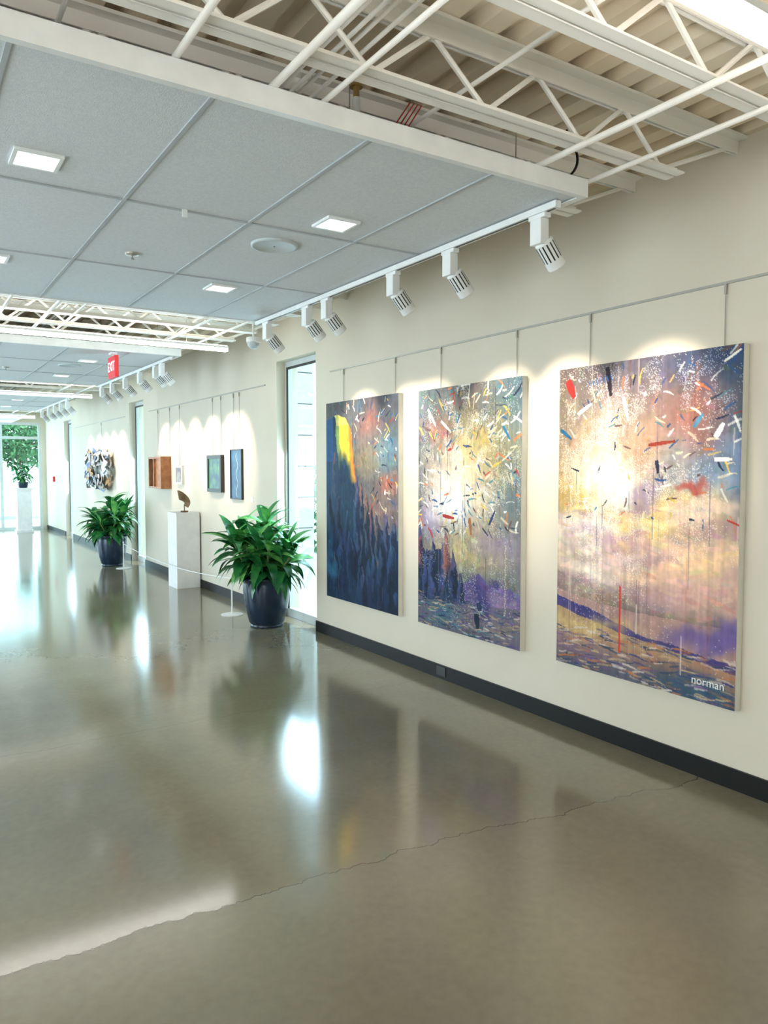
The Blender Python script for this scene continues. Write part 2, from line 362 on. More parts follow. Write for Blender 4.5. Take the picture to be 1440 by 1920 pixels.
# ---------------------------------------------------------------- paintings
PW,PH=300,450
XX,YY=np.meshgrid((np.arange(PW)+0.5)/PW,(np.arange(PH)+0.5)/PH)
def fbm(fx,fy,seed,octv=4):
    rs=np.random.RandomState(seed); out=np.zeros((PH,PW)); amp=1;tot=0
    for o in range(octv):
        nx,ny=max(2,int(fx*2**o)),max(2,int(fy*2**o)); G=rs.rand(ny+2,nx+2)
        gx=XX*nx; gy=YY*ny; ix=gx.astype(int); iy=gy.astype(int); tx=gx-ix; ty=gy-iy; tx=tx*tx*(3-2*tx); ty=ty*ty*(3-2*ty)
        v=(G[iy,ix]*(1-tx)+G[iy,ix+1]*tx)*(1-ty)+(G[iy+1,ix]*(1-tx)+G[iy+1,ix+1]*tx)*ty
        out+=amp*v; tot+=amp; amp*=0.55
    return out/tot
def C(*c): return np.array(c,dtype=float)/255
def mixc(img,mask,col): 
    m=np.clip(mask,0,1)[...,None]; img[:]=img*(1-m)+np.asarray(col)*m
def blob(img,cx,cy,rx,ry,col,a=1,seed=1,p=1.0,rot=0):
    dx=XX-cx+(fbm(6,8,seed)-.5)*.2; dy=YY-cy+(fbm(6,8,seed+50)-.5)*.14
    ca,sa=math.cos(rot),math.sin(rot); ex=dx*ca+dy*sa*1.5; ey=-dx*sa/1.5+dy*ca
    mixc(img,a*np.exp(-((ex/rx)**2+(ey/ry)**2)**p),col)
def stroke(img,cx,cy,ln,wd,ang,col,a=1,bend=0):
    r=ln/2+wd; x0,x1=int((cx-r)*PW),int((cx+r)*PW)+1; y0,y1=int((cy-r/1.5)*PH),int((cy+r/1.5)*PH)+1
    x0,x1=max(0,x0),min(PW,x1);y0,y1=max(0,y0),min(PH,y1)
    if x1<=x0 or y1<=y0: return
    dx=XX[y0:y1,x0:x1]-cx; dy=(YY[y0:y1,x0:x1]-cy)*1.5
    u=dx*math.cos(ang)+dy*math.sin(ang); v=-dx*math.sin(ang)+dy*math.cos(ang)+bend*(u/ln)**2*ln
    wl=wd*(0.5+0.5*np.cos(np.clip(u/ln+.12,-.5,.5)*2.6))
    m=((np.abs(u)<ln/2)&(np.abs(v)<wl/2)).astype(float)*a
    sub=img[y0:y1,x0:x1]; sub[:]=sub*(1-m[...,None])+np.asarray(col)*m[...,None]
def ridge(pts,seed,rough=0.03):
    xs=[p[0] for p in pts]; yv=[p[1] for p in pts]
    base=np.interp(XX[0],xs,yv); n=fbm(14,2,seed)[0]; return (base+(n-.5)*rough)[None,:]
WOB=fbm(14,18,999,3)-.5
WO2=fbm(7,9,998,3)-.5
def spire(img,x,yt,w,yb,cl,cr,a=1,split=0.0,mid=C(48,84,116),reach=.10,pw=.6):
    # rounded rock tower: crest lit with cl, left flank mid tone, right flank shaded, fading at its foot
    t=np.clip((YY-yt)/max(.001,(yb-yt)),0,1.2); hw=w*t**pw*(1+.8*WO2); dx=XX-x+WOB*.04
    inside=(YY>yt)*(YY<yb)*(np.abs(dx)<hw)
    q=dx-split*hw+WOB*.06; left=inside*np.clip(.5-q/.02,0,1); fade=np.clip((yb-YY)/((yb-yt)*.4),0,1)
    right=inside*np.clip(.5+q/.02,0,1)
    mixc(img,right*a*fade,cr); mixc(img,left*a*fade,mid); mixc(img,inside*(left*.7+.3)*np.exp(-np.clip(YY-yt,0,1)/reach*(1+1.5*WOB))*a,cl)
PAL=[C(248,245,236)]*8+[C(238,222,190)]*3+[C(224,130,76)]*2+[C(190,64,54)]*1+[C(50,92,150)]*3+[C(40,52,76)]*3+[C(76,142,160)]*2+[C(230,196,96)]*2+[C(112,86,78)]*2
def shards(img,n,cx,cy,seed,ymax,rmin=.05,rmax=.7,jit=.5,big=1.0):
    rs=random.Random(seed)
    for i in range(n):
        a=rs.uniform(0,2*math.pi); r=rmin+(rmax-rmin)*rs.random()**.7
        x=cx+r*math.cos(a); y=cy+r*math.sin(a)/1.2
        if not(0<x<1 and 0<y<ymax): continue
        stroke(img,x,y,rs.uniform(.02,.09)*(.6+r)*big,rs.uniform(.006,.015)*big,a+rs.uniform(-jit,jit)+ (0 if rs.random()<.6 else 1.2),rs.choice(PAL),rs.uniform(.6,1),rs.uniform(-.4,.4))
def drips(img,n,seed,cols,y0=0,y1=1,a=.5,L=(.1,.35)):
    rs=random.Random(seed)
    for i in range(n):
        y=rs.uniform(y0,y1); stroke(img,rs.random(),y,rs.uniform(*L),rs.uniform(.004,.008),math.pi/2,rs.choice(cols),rs.uniform(.15,a))
def speck(img,seed,cx,cy,rx,ry,col,dens=.3):
    rs=np.random.RandomState(seed); m=np.exp(-(((XX-cx)/rx)**2+((YY-cy)/ry)**2)); cl=fbm(12,14,seed+7,3)
    mixc(img,(rs.rand(PH,PW)<m*dens*np.clip((cl-.45)*5,0,1))*.7,col)
def dabs(img,n,seed,y0,y1,lo=.02,hi=.07,dv=.12,ang=None,x0=0,x1=1):
    rs=random.Random(seed)
    for i in range(n):
        x,y=rs.uniform(x0,x1),rs.uniform(y0,y1); px=img[min(PH-1,int(y*PH)),min(PW-1,int(x*PW))].copy()
        c=np.clip(px*(1+rs.uniform(-dv,dv))+np.array([rs.uniform(-.05,.05) for _ in range(3)]),0,1)
        stroke(img,x,y,rs.uniform(lo,hi),rs.uniform(.012,.03),(rs.uniform(0,3.14) if ang is None else ang+rs.uniform(-.3,.3)),c,.6,rs.uniform(-.5,.5))
def finish(img,seed):
    st=fbm(60,5,seed,2); tx=fbm(40,60,seed+3,3)
    img*=(0.84+0.16*st+0.14*tx)[...,None]; return np.clip(img,0,1)
def horiz(img,n,seed,cols,y0,y1,L=(.05,.2),w=(.006,.016),a=(.3,.8)):
    rs=random.Random(seed)
    for i in range(n): stroke(img,rs.random(),rs.uniform(y0,y1),rs.uniform(*L),rs.uniform(*w),rs.uniform(-.25,.25),rs.choice(cols),rs.uniform(*a),rs.uniform(-.3,.3))
def paint3():
    im=np.ones((PH,PW,3))*C(140,124,118); n=fbm(5,6,11)[...,None]; im=im*(.74+.52*n)
    blob(im,.0,.0,.35,.3,C(108,98,94),.8,1); blob(im,.95,.02,.5,.10,C(54,70,112),.9,2); blob(im,.98,.2,.14,.25,C(66,96,122),.85,3)
    blob(im,.75,.2,.2,.10,C(184,106,92),.8,4); blob(im,.45,.12,.2,.1,C(134,118,128),.7,5); blob(im,.15,.3,.3,.16,C(190,160,130),.7,6)
    blob(im,.82,.34,.24,.08,C(132,162,202),.85,7); blob(im,.38,.32,.36,.17,C(230,206,174),.85,8); blob(im,.14,.41,.22,.08,C(222,178,84),.8,10)
    blob(im,.5,.3,.08,.1,C(216,144,110),.5,12)
    blob(im,.5,.62,.9,.14,C(218,192,164),.95,13,2); blob(im,.15,.56,.3,.06,C(242,230,216),.8,14)
    dabs(im,500,201,0,.75)
    blob(im,.34,.39,.17,.09,C(255,250,238),.98,9); blob(im,.22,.34,.12,.05,C(250,240,218),.8,39)
    for cx,cy_,rx,ry,c,rot in [(.62,.49,.32,.085,C(248,214,140),-.35),(.8,.44,.17,.05,C(240,212,188),-.2),(.47,.55,.16,.045,C(250,220,152),-.2),(.16,.5,.2,.04,C(246,236,220),0),(.3,.59,.22,.035,C(236,212,202),.1),(.8,.58,.25,.05,C(244,206,166),0),(.25,.67,.3,.04,C(244,226,208),0),(.65,.66,.3,.04,C(238,200,170),0)]:
        blob(im,cx,cy_+.03,rx,ry,C(184,148,160),.6,int(cx*100)+41,1.6,rot); blob(im,cx,cy_,rx*.92,ry*.85,c,.95,int(cx*100)+15,1.8,rot)
    blob(im,.42,.57,.2,.02,C(192,152,182),.7,17); blob(im,.55,.44,.12,.02,C(178,156,186),.7,40,1,-.6); blob(im,.2,.545,.12,.015,C(184,146,176),.6,41)
    blob(im,.9,.70,.3,.05,C(216,172,160),.8,20); dabs(im,260,202,.45,.78,.03,.1,.08,.1)
    r=ridge([(0,.745),(.3,.775),(.6,.78),(1,.78)],21,.01); mixc(im,(YY>r)*.8,C(194,154,146))
    blob(im,.95,.82,.3,.045,C(122,104,160),.95,22,2)
    r=ridge([(0,.765),(.25,.80),(.5,.845),(1,.875)],23,.012); r2=ridge([(0,.80),(.2,.83),(.45,.855),(1,.9)],24,.01)
    mixc(im,(YY>r)*(YY<r2)*1.,C(80,72,130)); mixc(im,(YY>=r2)*1.,C(182,150,118))
    blob(im,.2,.85,.3,.03,C(220,192,132),.8,25); blob(im,.7,.92,.4,.03,C(184,124,100),.6,26)
    mixc(im,np.clip((YY-.90)*12,0,1)*.85,C(90,92,114)); blob(im,.15,.93,.25,.04,C(138,114,138),.7,27); blob(im,.85,.97,.3,.04,C(58,92,114),.8,28)
    horiz(im,260,29,[C(66,78,126),C(200,126,80),C(214,186,140),C(46,74,102),C(118,94,140),C(218,204,194)],.86,1.0,(.03,.11),(.005,.011))
    speck(im,1,.35,.35,.4,.3,C(255,250,235),.55); speck(im,2,.1,.4,.2,.12,C(232,186,76),.45); speck(im,3,.6,.12,.4,.12,C(210,218,230),.35)
    drips(im,70,30,[C(240,220,200),C(90,80,98),C(206,130,106),C(76,104,156)],.02,.9,.45)
    shards(im,520,.36,.38,31,.5,.08,.85,.3,.8)
    stroke(im,.08,.07,.10,.045,1.1,C(190,56,50)); stroke(im,.62,.26,.14,.018,-.1,C(174,76,58))
    blob(im,.76,.375,.08,.018,C(196,104,92),.95,61,2); stroke(im,.32,.06,.14,.028,1.4,C(56,42,54))
    stroke(im,.17,.14,.1,.02,-.5,C(246,246,240));stroke(im,.8,.2,.07,.02,-.9,C(96,154,184)); stroke(im,.9,.23,.07,.025,-1,C(240,240,238)); stroke(im,.42,.15,.12,.022,1.3,C(240,236,230)); stroke(im,.05,.22,.09,.02,.6,C(48,116,154)); stroke(im,.92,.31,.08,.02,0,C(235,232,225)); stroke(im,.6,.33,.06,.02,1.4,C(60,60,88))
    for k in range(7): stroke(im,.2+k*.022,.06-.002*k,.03,.006,1.2,C(66,114,182))
    stroke(im,.405,.81,.32,.013,math.pi/2,C(214,70,54)); stroke(im,.5,.8,.14,.007,math.pi/2,C(236,226,216),.7); stroke(im,.74,.88,.17,.007,math.pi/2,C(226,212,198),.6)
    return finish(im,32)
def paint2():
    im=np.ones((PH,PW,3))*C(118,119,117); n=fbm(5,6,61)[...,None]; im=im*(.74+.52*n)
    blob(im,.1,.1,.3,.2,C(92,114,122),.8,62); blob(im,.9,.1,.3,.2,C(84,116,134),.8,63); blob(im,.5,.05,.2,.1,C(124,102,100),.6,64)
    blob(im,.6,.28,.32,.16,C(206,180,112),.85,65); blob(im,.3,.35,.25,.14,C(200,176,166),.7,66); blob(im,.5,.4,.28,.14,C(244,226,192),.9,67)
    blob(im,.2,.16,.15,.05,C(184,102,92),.6,69); blob(im,.9,.45,.15,.15,C(112,130,138),.8,70); blob(im,.55,.62,.4,.09,C(196,176,142),.9,71); blob(im,.85,.65,.25,.07,C(156,142,166),.8,72); blob(im,.1,.55,.14,.08,C(156,142,188),.7,73)
    blob(im,.4,.7,.3,.05,C(210,188,134),.8,74); dabs(im,600,203,0,.8); blob(im,.35,.46,.21,.09,C(255,250,252),.98,68)
    r=ridge([(0,.80),(.45,.80),(.55,.775),(.63,.74),(.72,.775),(.82,.785),(.9,.78),(1,.80)],76,.008); mixc(im,(YY>r)*1.,C(112,96,146))
    blob(im,.62,.80,.1,.03,C(80,72,126),.9,86); blob(im,.85,.83,.15,.025,C(156,134,160),.9,87); blob(im,.75,.80,.05,.02,C(74,72,128),.8,88)
    dabs(im,120,206,.76,.88,.02,.06,.15,.3,.5,1)
    rs=random.Random(12)
    r=ridge([(0,.60),(.08,.68),(.3,.67),(.42,.78),(.5,.86),(.56,.9),(1,1.1)],77,.03)
    mixc(im,(YY>r)*1.,C(42,54,84))
    for x,yt,w,c in [(.02,.575,.08,(110,96,140)),(.30,.585,.10,(190,150,160)),(.10,.67,.08,(80,92,136)),(.17,.63,.075,(84,108,150)),(.38,.66,.08,(130,110,140)),(.46,.76,.07,(84,92,136))]:
        spire(im,x,yt,w,1.0,C(*c),C(30,42,70),1,-.1,C(66,82,126),.06)
    spire(im,.315,.60,.055,.78,C(220,148,106),C(110,70,90),.85,.1,C(170,104,96),.1,.5); spire(im,.02,.62,.04,.76,C(180,90,80),C(66,48,76),.8,0,C(120,70,90))
    for k in range(12):
        x=rs.uniform(0,.5); yt=.73+.2*x+rs.uniform(0,.06); spire(im,x,yt,rs.uniform(.05,.08),yt+.2,C(*rs.choice([(76,100,142),(92,92,138),(66,114,134),(122,94,108)])),C(26,38,64),.8,-.2,C(50,70,108),.05)
    dabs(im,200,207,.6,.9,.02,.06,.2,1.2,0,.5)
    r=ridge([(0,.88),(.3,.89),(.6,.865),(1,.85)],78,.015); mixc(im,(YY>r)*.85,C(118,112,122)); blob(im,.3,.93,.12,.06,C(66,122,142),.8,79); blob(im,.75,.93,.3,.04,C(158,142,122),.7,80); blob(im,.65,.87,.06,.07,C(62,64,122),.8,81)
    horiz(im,260,82,[C(62,80,124),C(200,170,122),C(64,132,144),C(112,90,144),C(214,206,196),C(40,58,86)],.86,1,(.03,.1),(.005,.011))
    speck(im,5,.5,.35,.4,.35,C(250,245,235),.5); speck(im,6,.6,.3,.3,.2,C(232,200,100),.3)
    drips(im,60,83,[C(240,230,210),C(70,70,98),C(100,130,150),C(204,158,132)],.02,.8,.45)
    shards(im,820,.42,.42,84,.60,.08,.85)
    stroke(im,.33,.53,.12,.022,.1,C(184,62,58)); stroke(im,.55,.56,.1,.025,1.4,C(180,118,74)); stroke(im,.15,.12,.14,.02,.9,C(236,230,220)); stroke(im,.3,.16,.12,.018,.6,C(246,246,240)); stroke(im,.87,.2,.1,.018,.9,C(60,126,172)); stroke(im,.75,.52,.1,.018,-1,C(50,70,122)); stroke(im,.62,.93,.09,.05,1.4,C(36,50,72)); stroke(im,.64,.87,.05,.05,1.3,C(50,68,98))
    for k in range(30): stroke(im,.87+.004*math.sin(k*1.7),.62+k*.009,.012,.01,k*1.3,C(214,208,186),.7)
    return finish(im,85)
def paint1():
    im=np.ones((PH,PW,3))*C(114,118,122); n=fbm(5,6,91)[...,None]; im=im*(.72+.52*n)
    blob(im,.1,.03,.3,.08,C(92,88,90),.8,92); blob(im,.9,.02,.3,.1,C(72,80,94),.8,93); blob(im,.62,.14,.16,.1,C(190,120,104),.8,94); blob(im,.85,.25,.25,.1,C(104,140,158),.8,95); blob(im,.6,.3,.2,.08,C(186,164,128),.7,96); blob(im,.8,.5,.3,.1,C(152,122,114),.8,97); blob(im,.9,.42,.14,.05,C(196,100,76),.7,98)
    dabs(im,300,204,0,.6)
    drips(im,40,99,[C(206,198,188),C(70,70,90),C(196,122,96)],.02,.6,.45)
    shards(im,330,.6,.32,100,.56,.1,.6)
    sx=fbm(20,2,101,3); rs=random.Random(44)
    r=ridge([(0,.09),(.08,.08),(.2,.065),(.3,.085),(.38,.15),(.42,.3),(.46,.44),(.58,.54),(.7,.60),(.8,.62),(1,.66)],103,.015)
    f=(YY>r)*1.; mixc(im,f,C(34,62,88)); blob(im,.06,.35,.1,.2,C(52,98,134),.7,108); 
    e=XX-.27-.22*(YY-.1)+WOB*.06
    m=f*(np.abs(e)<.13)*np.clip((.34+.16*WO2+.1*(sx-.5)+.35*(XX-.25)-YY)*9,0,1); mixc(im,m,C(248,212,74)); mixc(im,m*np.clip(e/.03-1,0,1),C(234,150,66)); mixc(im,m*(e>.1)*.8,C(190,98,76)); mixc(im,m*(e<-.08)*.8,C(108,154,114))
    mixc(im,m*(YY<.12)*.6,C(250,230,136)); mixc(im,f*(XX<.11)*(YY<.3)*.8,C(52,100,148))
    for x,yt,w,c in [(.94,.58,.12,(110,112,152)),(.84,.53,.09,(150,116,150)),(.74,.555,.10,(214,126,84)),(.66,.50,.09,(204,110,88)),(.59,.45,.10,(220,134,78)),(.52,.40,.09,(214,124,80)),(.46,.36,.08,(160,112,150))]:
        spire(im,x,yt,w,1.0,C(*c),C(26,42,72),.97,-.1,C(50,84,116),.11)
    spire(im,.13,.25,.07,.6,C(196,98,74),C(34,66,100),.8)
    for k in range(26):
        x=rs.random(); yt=max(.40,.42+.26*x+rs.uniform(0,.30)); spire(im,x,yt,rs.uniform(.07,.12),yt+rs.uniform(.22,.34),C(*rs.choice([(78,126,156),(60,100,138),(96,96,142),(70,130,150),(130,96,116)])),C(*rs.choice([(18,32,56),(24,42,70)])),.85,-.15,C(*rs.choice([(42,76,106),(36,62,96),(52,60,100)])),.05)
    dabs(im,460,208,.25,1,.02,.07,.2,1.3)
    mixc(im,np.clip((YY-.8)*4,0,1)*.5,C(24,42,68)); blob(im,.05,.85,.1,.04,C(70,134,164),.6,104)
    drips(im,70,105,[C(86,134,160),C(24,36,60),C(114,94,126),C(64,114,126),C(190,120,94)],.4,1,.4,(.05,.14))
    return finish(im,106)
def painting(y0,y1,z0,z1,fn,label):
    r=root('painting',(WX-0.002,(y0+y1)/2,z0),label,'painting','large abstract paintings')
    w=(y1-y0)/2; h=z1-z0; D_=-0.045
    b=MB(); b.box(D_,0,-w,w,0,h,'canvas_side'); b.obj('stretched_canvas',parent=r)
    img=np.clip(fn(),0,1)**1.12; lin=np.where(img<=.04045,img/12.92,((img+.055)/1.055)**2.4)
    nx,ny=PW,PH
    gy=w-(np.arange(nx)/(nx-1))*2*w; gz=h-(np.arange(ny)/(ny-1))*h
    GY,GZ=np.meshgrid(gy,gz); co=np.stack([np.full_like(GY,D_-0.0015),GY,GZ],-1).reshape(-1,3).astype(np.float32)
    idx=np.arange(nx*ny).reshape(ny,nx); q=np.stack([idx[:-1,:-1],idx[1:,:-1],idx[1:,1:],idx[:-1,1:]],-1).reshape(-1,4)
    me=bpy.data.meshes.new('painted_surface'); me.vertices.add(nx*ny); me.vertices.foreach_set('co',co.ravel())
    me.loops.add(q.size); me.loops.foreach_set('vertex_index',q.ravel().astype(np.int32)); me.polygons.add(len(q)); me.polygons.foreach_set('loop_start',np.arange(0,q.size,4,dtype=np.int32)); me.polygons.foreach_set('loop_total',np.full(len(q),4,dtype=np.int32))
    me.update(calc_edges=True); me.validate()
    ca=me.color_attributes.new('Col','FLOAT_COLOR','POINT'); cc=np.ones((nx*ny,4),dtype=np.float32); cc[:,:3]=lin.reshape(-1,3); ca.data.foreach_set('color',cc.ravel())
    me.materials.append(M['paint']); ob=bpy.data.objects.new('painted_surface',me); COL.objects.link(ob); ob.parent=r
    return r
p3=painting(2.17,3.37,0.41,2.205,paint3,'large abstract cloudscape canvas with glowing sky and purple hills')
painting(3.70,4.86,0.40,2.205,paint2,'large abstract canvas with flying coloured shards over blue mountains')
painting(5.14,6.36,0.40,2.215,paint1,'large abstract canvas with yellow peak and dark blue cliffs')
text_mesh('norman',0.060,'signature','sig',RW,(-0.0485,-0.45,0.105),p3)
def rail(a,b,z):
    t=MB(); t.box(-0.012,0,a,b,-0.006,0.006,'cable'); tag(t.obj('picture_rail',loc=(WX,0,z)),'thin metal picture hanging rail on the cream wall','picture rail','picture rails')
rail(-1,6.36,2.52); rail(7.85,12.4,2.53); rail(13.9,18.4,2.53)
def cable(yv,z0,z1=2.515,X=WX-0.008):
    t=MB(); t.tube((0,0,z0),(0,0,z1),0.0028,'cable',n=6); t.box(-0.006,0.004,-0.006,0.006,z1-0.05,z1,'cable')
    tag(t.obj('hanging_cable',loc=(X,yv,0)),'thin steel picture cable hanging from the wall rail','cable','picture hanging cables')
for yv in (2.3,3.17,3.80,4.63,5.25,6.1): cable(yv,2.18)
for yv,z in ((8.6,1.84),(8.78,1.84),(9.2,1.78),(9.5,1.78),(10.84,1.65),(11.3,1.78),(11.9,1.78),(15.7,2.0)): cable(yv,z)
# ---------------------------------------------------------------- small wall art
r=root('wall_box_sculpture',(WX,11.66,1.31),'reddish brown wooden double box relief hung on the wall','wall art')
b=MB()
for a,c,d in ((-0.38,0.0,0.16),(0.03,0.40,0.12)):
    b.box(-d,0,a,a+0.03,0,0.48,'wood'); b.box(-d,0,c-0.03,c,0,0.48,'wood'); b.box(-d,0,a+0.03,c-0.03,0,0.03,'wood'); b.box(-d,0,a+0.03,c-0.03,0.45,0.48,'wood')
b.obj('wooden_box',parent=r); b=MB(); b.box(-0.13,-0.005,-0.35,-0.03,0.03,0.45,'wood'); b.box(-0.04,-0.005,0.06,0.37,0.03,0.45,'wooddark'); b.obj('inner_panel',parent=r)
def framed(yc,w,z0,h,cols,label,fk='wooddark',d=0.035,fw=0.03):
    r=root('framed_picture',(WX,yc,z0),label,'picture'); f=MB()
    f.box(-d,0,-w/2,-w/2+fw,0,h,fk); f.box(-d,0,w/2-fw,w/2,0,h,fk); f.box(-d,0,-w/2+fw,w/2-fw,0,fw,fk); f.box(-d,0,-w/2+fw,w/2-fw,h-fw,h,fk); f.obj('picture_frame',parent=r)
    k='pic_%d'%len(M); M[k]=mat('picture_paint',cols[0],0.4,c2=cols[1],nscale=7); p=MB(); p.box(-d+0.012,-0.002,-w/2+fw,w/2-fw,fw,h-fw,k); p.obj('picture_panel',parent=r)
    return r
framed(10.84,0.30,1.385,0.27,(rgb(210,200,190),rgb(120,120,130)),'small pale framed picture above the pedestal','canvas_side')
framed(9.37,0.5,1.31,0.47,(rgb(90,140,90),rgb(40,70,100)),'dark framed green and blue landscape picture','dark',0.05,0.045)
fp=framed(8.68,0.36,1.24,0.6,(rgb(60,104,132),rgb(36,72,104)),'narrow tall blue panel picture with pale streak','dark',0.03,0.012)
st=MB(); px=None
for k in range(18):
    zz=0.03+k*0.031; yy=0.03*math.sin(k*.9)-0.02; 
    if px: st.poly([(-0.0195,px[0]-0.006,px[1]),(-0.0195,px[0]+0.006,px[1]),(-0.0195,yy+0.006,zz),(-0.0195,yy-0.006,zz)][::-1],'speaker')
    px=(yy,zz)
st.obj('painted_streak',parent=fp)
rs=random.Random(5); r=root('wall_sculpture',(WX,15.7,1.6),'cluster of grey, white and tan crumpled metal shards on the wall','sculpture')
for k,(kk,c) in enumerate((('sg',rgb(165,168,172)),('sw',rgb(215,216,216)),('st',rgb(166,136,98)),('sb',rgb(100,120,158)))): M[kk]=mat('shard_paint',c,0.5)
b=MB(); b.tube((0,0,0),(-0.08,0,0),0.3,'sg',n=14)
for k in range(150):
    a=rs.uniform(0,6.28); q=rs.random()**.5; y=q*1.05*math.cos(a); z=q*0.42*math.sin(a)+0.08*math.sin(3*a)
    s=rs.uniform(.07,.16); dx=-0.06-0.16*(1-q)-rs.random()*.06; t=rs.uniform(0,3.1)
    pts=[]
    for j in range(4):
        tt=t+j*1.57+rs.uniform(-.3,.3); pts.append((max(-.4,min(-.01,dx+rs.uniform(-.05,.04))),y+s*math.cos(tt),z+s*.8*math.sin(tt)))
    b.poly(pts,rs.choice(['sg','sw','st','sb','sg','sw'])); b.poly([pts[0],pts[2],(min(-.01,dx+.05),y,z-.05)],'sg')
b.obj('metal_shards',parent=r)
def small(name,y,z,w,h,k,label,cat,d=0.006):
    t=MB(); t.box(-d,0,-w/2,w/2,-h/2,h/2,k); tag(t.obj(name,loc=(WX,y,z)),label,cat)
for y,z in ((8.25,1.25),(10.5,1.3)): small('label_card',y,z,0.09,0.06,'paper','small white exhibit label card on the wall','label')
small('fire_alarm',21.0,1.35,0.12,0.14,'red','small red fire alarm box on the wall','fire alarm',0.05)
small('wall_outlet',4.6,0.06,0.11,0.07,'dark','black outlet plate set in the baseboard','outlet',0.02)
# ---------------------------------------------------------------- pedestal + sculpture
t=MB(); t.box(-0.16,0.16,-0.19,0.19,0,1.02,'pedestal'); tag(t.obj('pedestal',loc=(3.32,10.19,0),bevel=0.004),'plain white display pedestal beside the wall','pedestal')
r=root('tabletop_sculpture',(3.32,10.15,1.02),'small bronze fan shaped sculpture on the white pedestal','sculpture')
b=MB(); b.tube((0,0,0),(0,0,0.02),0.05,'wooddark',n=20); b.tube((0,0,0.02),(0,0,0.09),0.008,'bronze',n=8); b.obj('base',parent=r)
b=MB(); n=14
for i in range(n):
    for s_ in (0,1):
        t0=i/n; t1=(i+1)/n
        def P(t,u): 
            a=-0.5+t*2.3; rr=0.05+0.13*u*(0.6+0.4*t); return (-0.05+rr*math.cos(a)*0.9+0.02*math.sin(6*t),0.05*math.sin(t*3)+ (0.004 if s_ else 0),0.12+rr*math.sin(a)-0.0*t)
        pts=[P(t0,0),P(t0,1),P(t1,1),P(t1,0)]
        b.poly(pts if s_ else pts[::-1],'bronze')
b.obj('bronze_fan',parent=r,smooth=True)
# ---------------------------------------------------------------- plants
def leaf(mb,p,az,el,L,W,droop,k,rs,lim,jy):
    i=mb.mi(k); n=8; b=len(mb.v); side=Vector((-math.sin(az),math.cos(az),0)); roll=rs.uniform(-.4,.4)
    p=Vector(p); c=p.copy(); e=el
    for s in range(n+1):
        t=s/n; w=W*math.sin(math.pi*min(1,max(0.02,t*0.97+0.015))**0.75)*0.5
        if t<0.15: w=min(w,W*0.06+ t*W*.9)
        up=Vector((-math.cos(az)*math.sin(e),-math.sin(az)*math.sin(e),math.cos(e)))
        sd=(side*math.cos(roll)+up*math.sin(roll))
        nn=(up*math.cos(roll)-side*math.sin(roll))
        for q,h in ((-1,.22),(0,0),(1,.22)):
            v=c+sd*(w*q)+nn*(w*h)
            x=v.x; l2=lim
            if jy and not (jy[0]<v.y<jy[1]): l2=jy[2]
            if x>l2*.6: x=l2*.6+l2*.4*math.tanh((x-l2*.6)/(l2*.4)*0.8)
            mb.v.append((x,v.y,v.z))
        c=c+Vector((math.cos(az)*math.cos(e),math.sin(az)*math.cos(e),math.sin(e)))*(L/n); e-=droop/n
    for s in range(n):
        for q in (0,1):
            a=b+s*3+q; mb.f.append((a,a+1,a+4,a+3)); mb.m.append(i)
def plant(loc,seed,label,sc=1.0,potted=True,z0=0.47,lim=0.44,grp='potted floor plants',jy=None):
    rs=random.Random(seed); r=root('potted_plant',loc,label,'plant',grp)
    if potted:
        b=MB(); b.lathe([(0,0.0),(0.16,0.0),(0.17,0.012),(0.162,0.022),(0.16,0.03),(0.178,0.045),(0.218,0.2),(0.238,0.36),(0.238,0.44),(0.232,0.47),(0.25,0.485),(0.254,0.505),(0.243,0.512),(0.226,0.505),(0.22,0.47),(0.0,0.46)],'pot',n=48); b.obj('pot',parent=r,smooth=True)
        b=MB(); b.lathe([(0.219,0.472),(0.1,0.478),(0,0.48)],'soil',n=24); b.obj('soil',parent=r)
    else:
        b=MB(); b.lathe([(0,0),(0.1,0),(0.13,0.14),(0.14,0.15),(0.12,0.15),(0,0.14)],'pot',n=28); b.obj('pot',parent=r,smooth=True)
    st=MB(); fo=MB(); nc=11 if potted else 5
    for c in range(nc):
        a=2*math.pi*c/nc+rs.uniform(-.3,.3); rr=rs.uniform(.03,.13)*sc
        if c==0: rr=0.0
        p0=Vector((rr*math.cos(a),rr*math.sin(a),z0)); hh=(rs.uniform(.2,.42) if c else .5)*sc; lean=rs.uniform(.08,.24)*sc if c else 0.01
        p1=p0+Vector((lean*math.cos(a),lean*math.sin(a),hh)); st.tube(p0,p1,0.011*sc,'stem',r1=0.008*sc,n=7)
        nl=22
        for k in range(nl):
            t=k/(nl-1); pp=p0.lerp(p1,0.25+0.75*t); az=k*2.4+rs.uniform(-.4,.4); el=0.0+1.25*t**1.5+rs.uniform(-.2,.25)
            leaf(fo,pp,az,el,rs.uniform(.27,.42)*sc,rs.uniform(.075,.105)*sc,rs.uniform(.8,1.8),'leaf2' if rs.random()<.28 else 'leaf',rs,lim,jy)
    st.obj('stem',parent=r,smooth=True); fo.obj('foliage',parent=r,smooth=True)
    return r
plant((3.19,7.17,0),3,'large leafy green plant in dark blue pot beside tall window',1.18,lim=0.38,jy=(-.46,.34,.295))
plant((3.05,13.11,0),8,'leafy green plant in dark blue pot beside low barrier post',1.12,lim=0.44)
t=MB(); t.box(-0.17,0.17,-0.17,0.17,0.06,1.08,'pedestal'); t.box(-0.2,0.2,-0.2,0.2,1.08,1.13,'pedestal'); t.box(-0.2,0.2,-0.2,0.2,0,0.06,'pedestal'); tag(t.obj('plant_stand',loc=(2.80,21.3,0)),'white square column stand holding a small plant','stand')
plant((2.80,21.3,1.131),21,'small bushy green plant on the white column by the glass doors',0.66,False,0.17,0.9,'small plants')
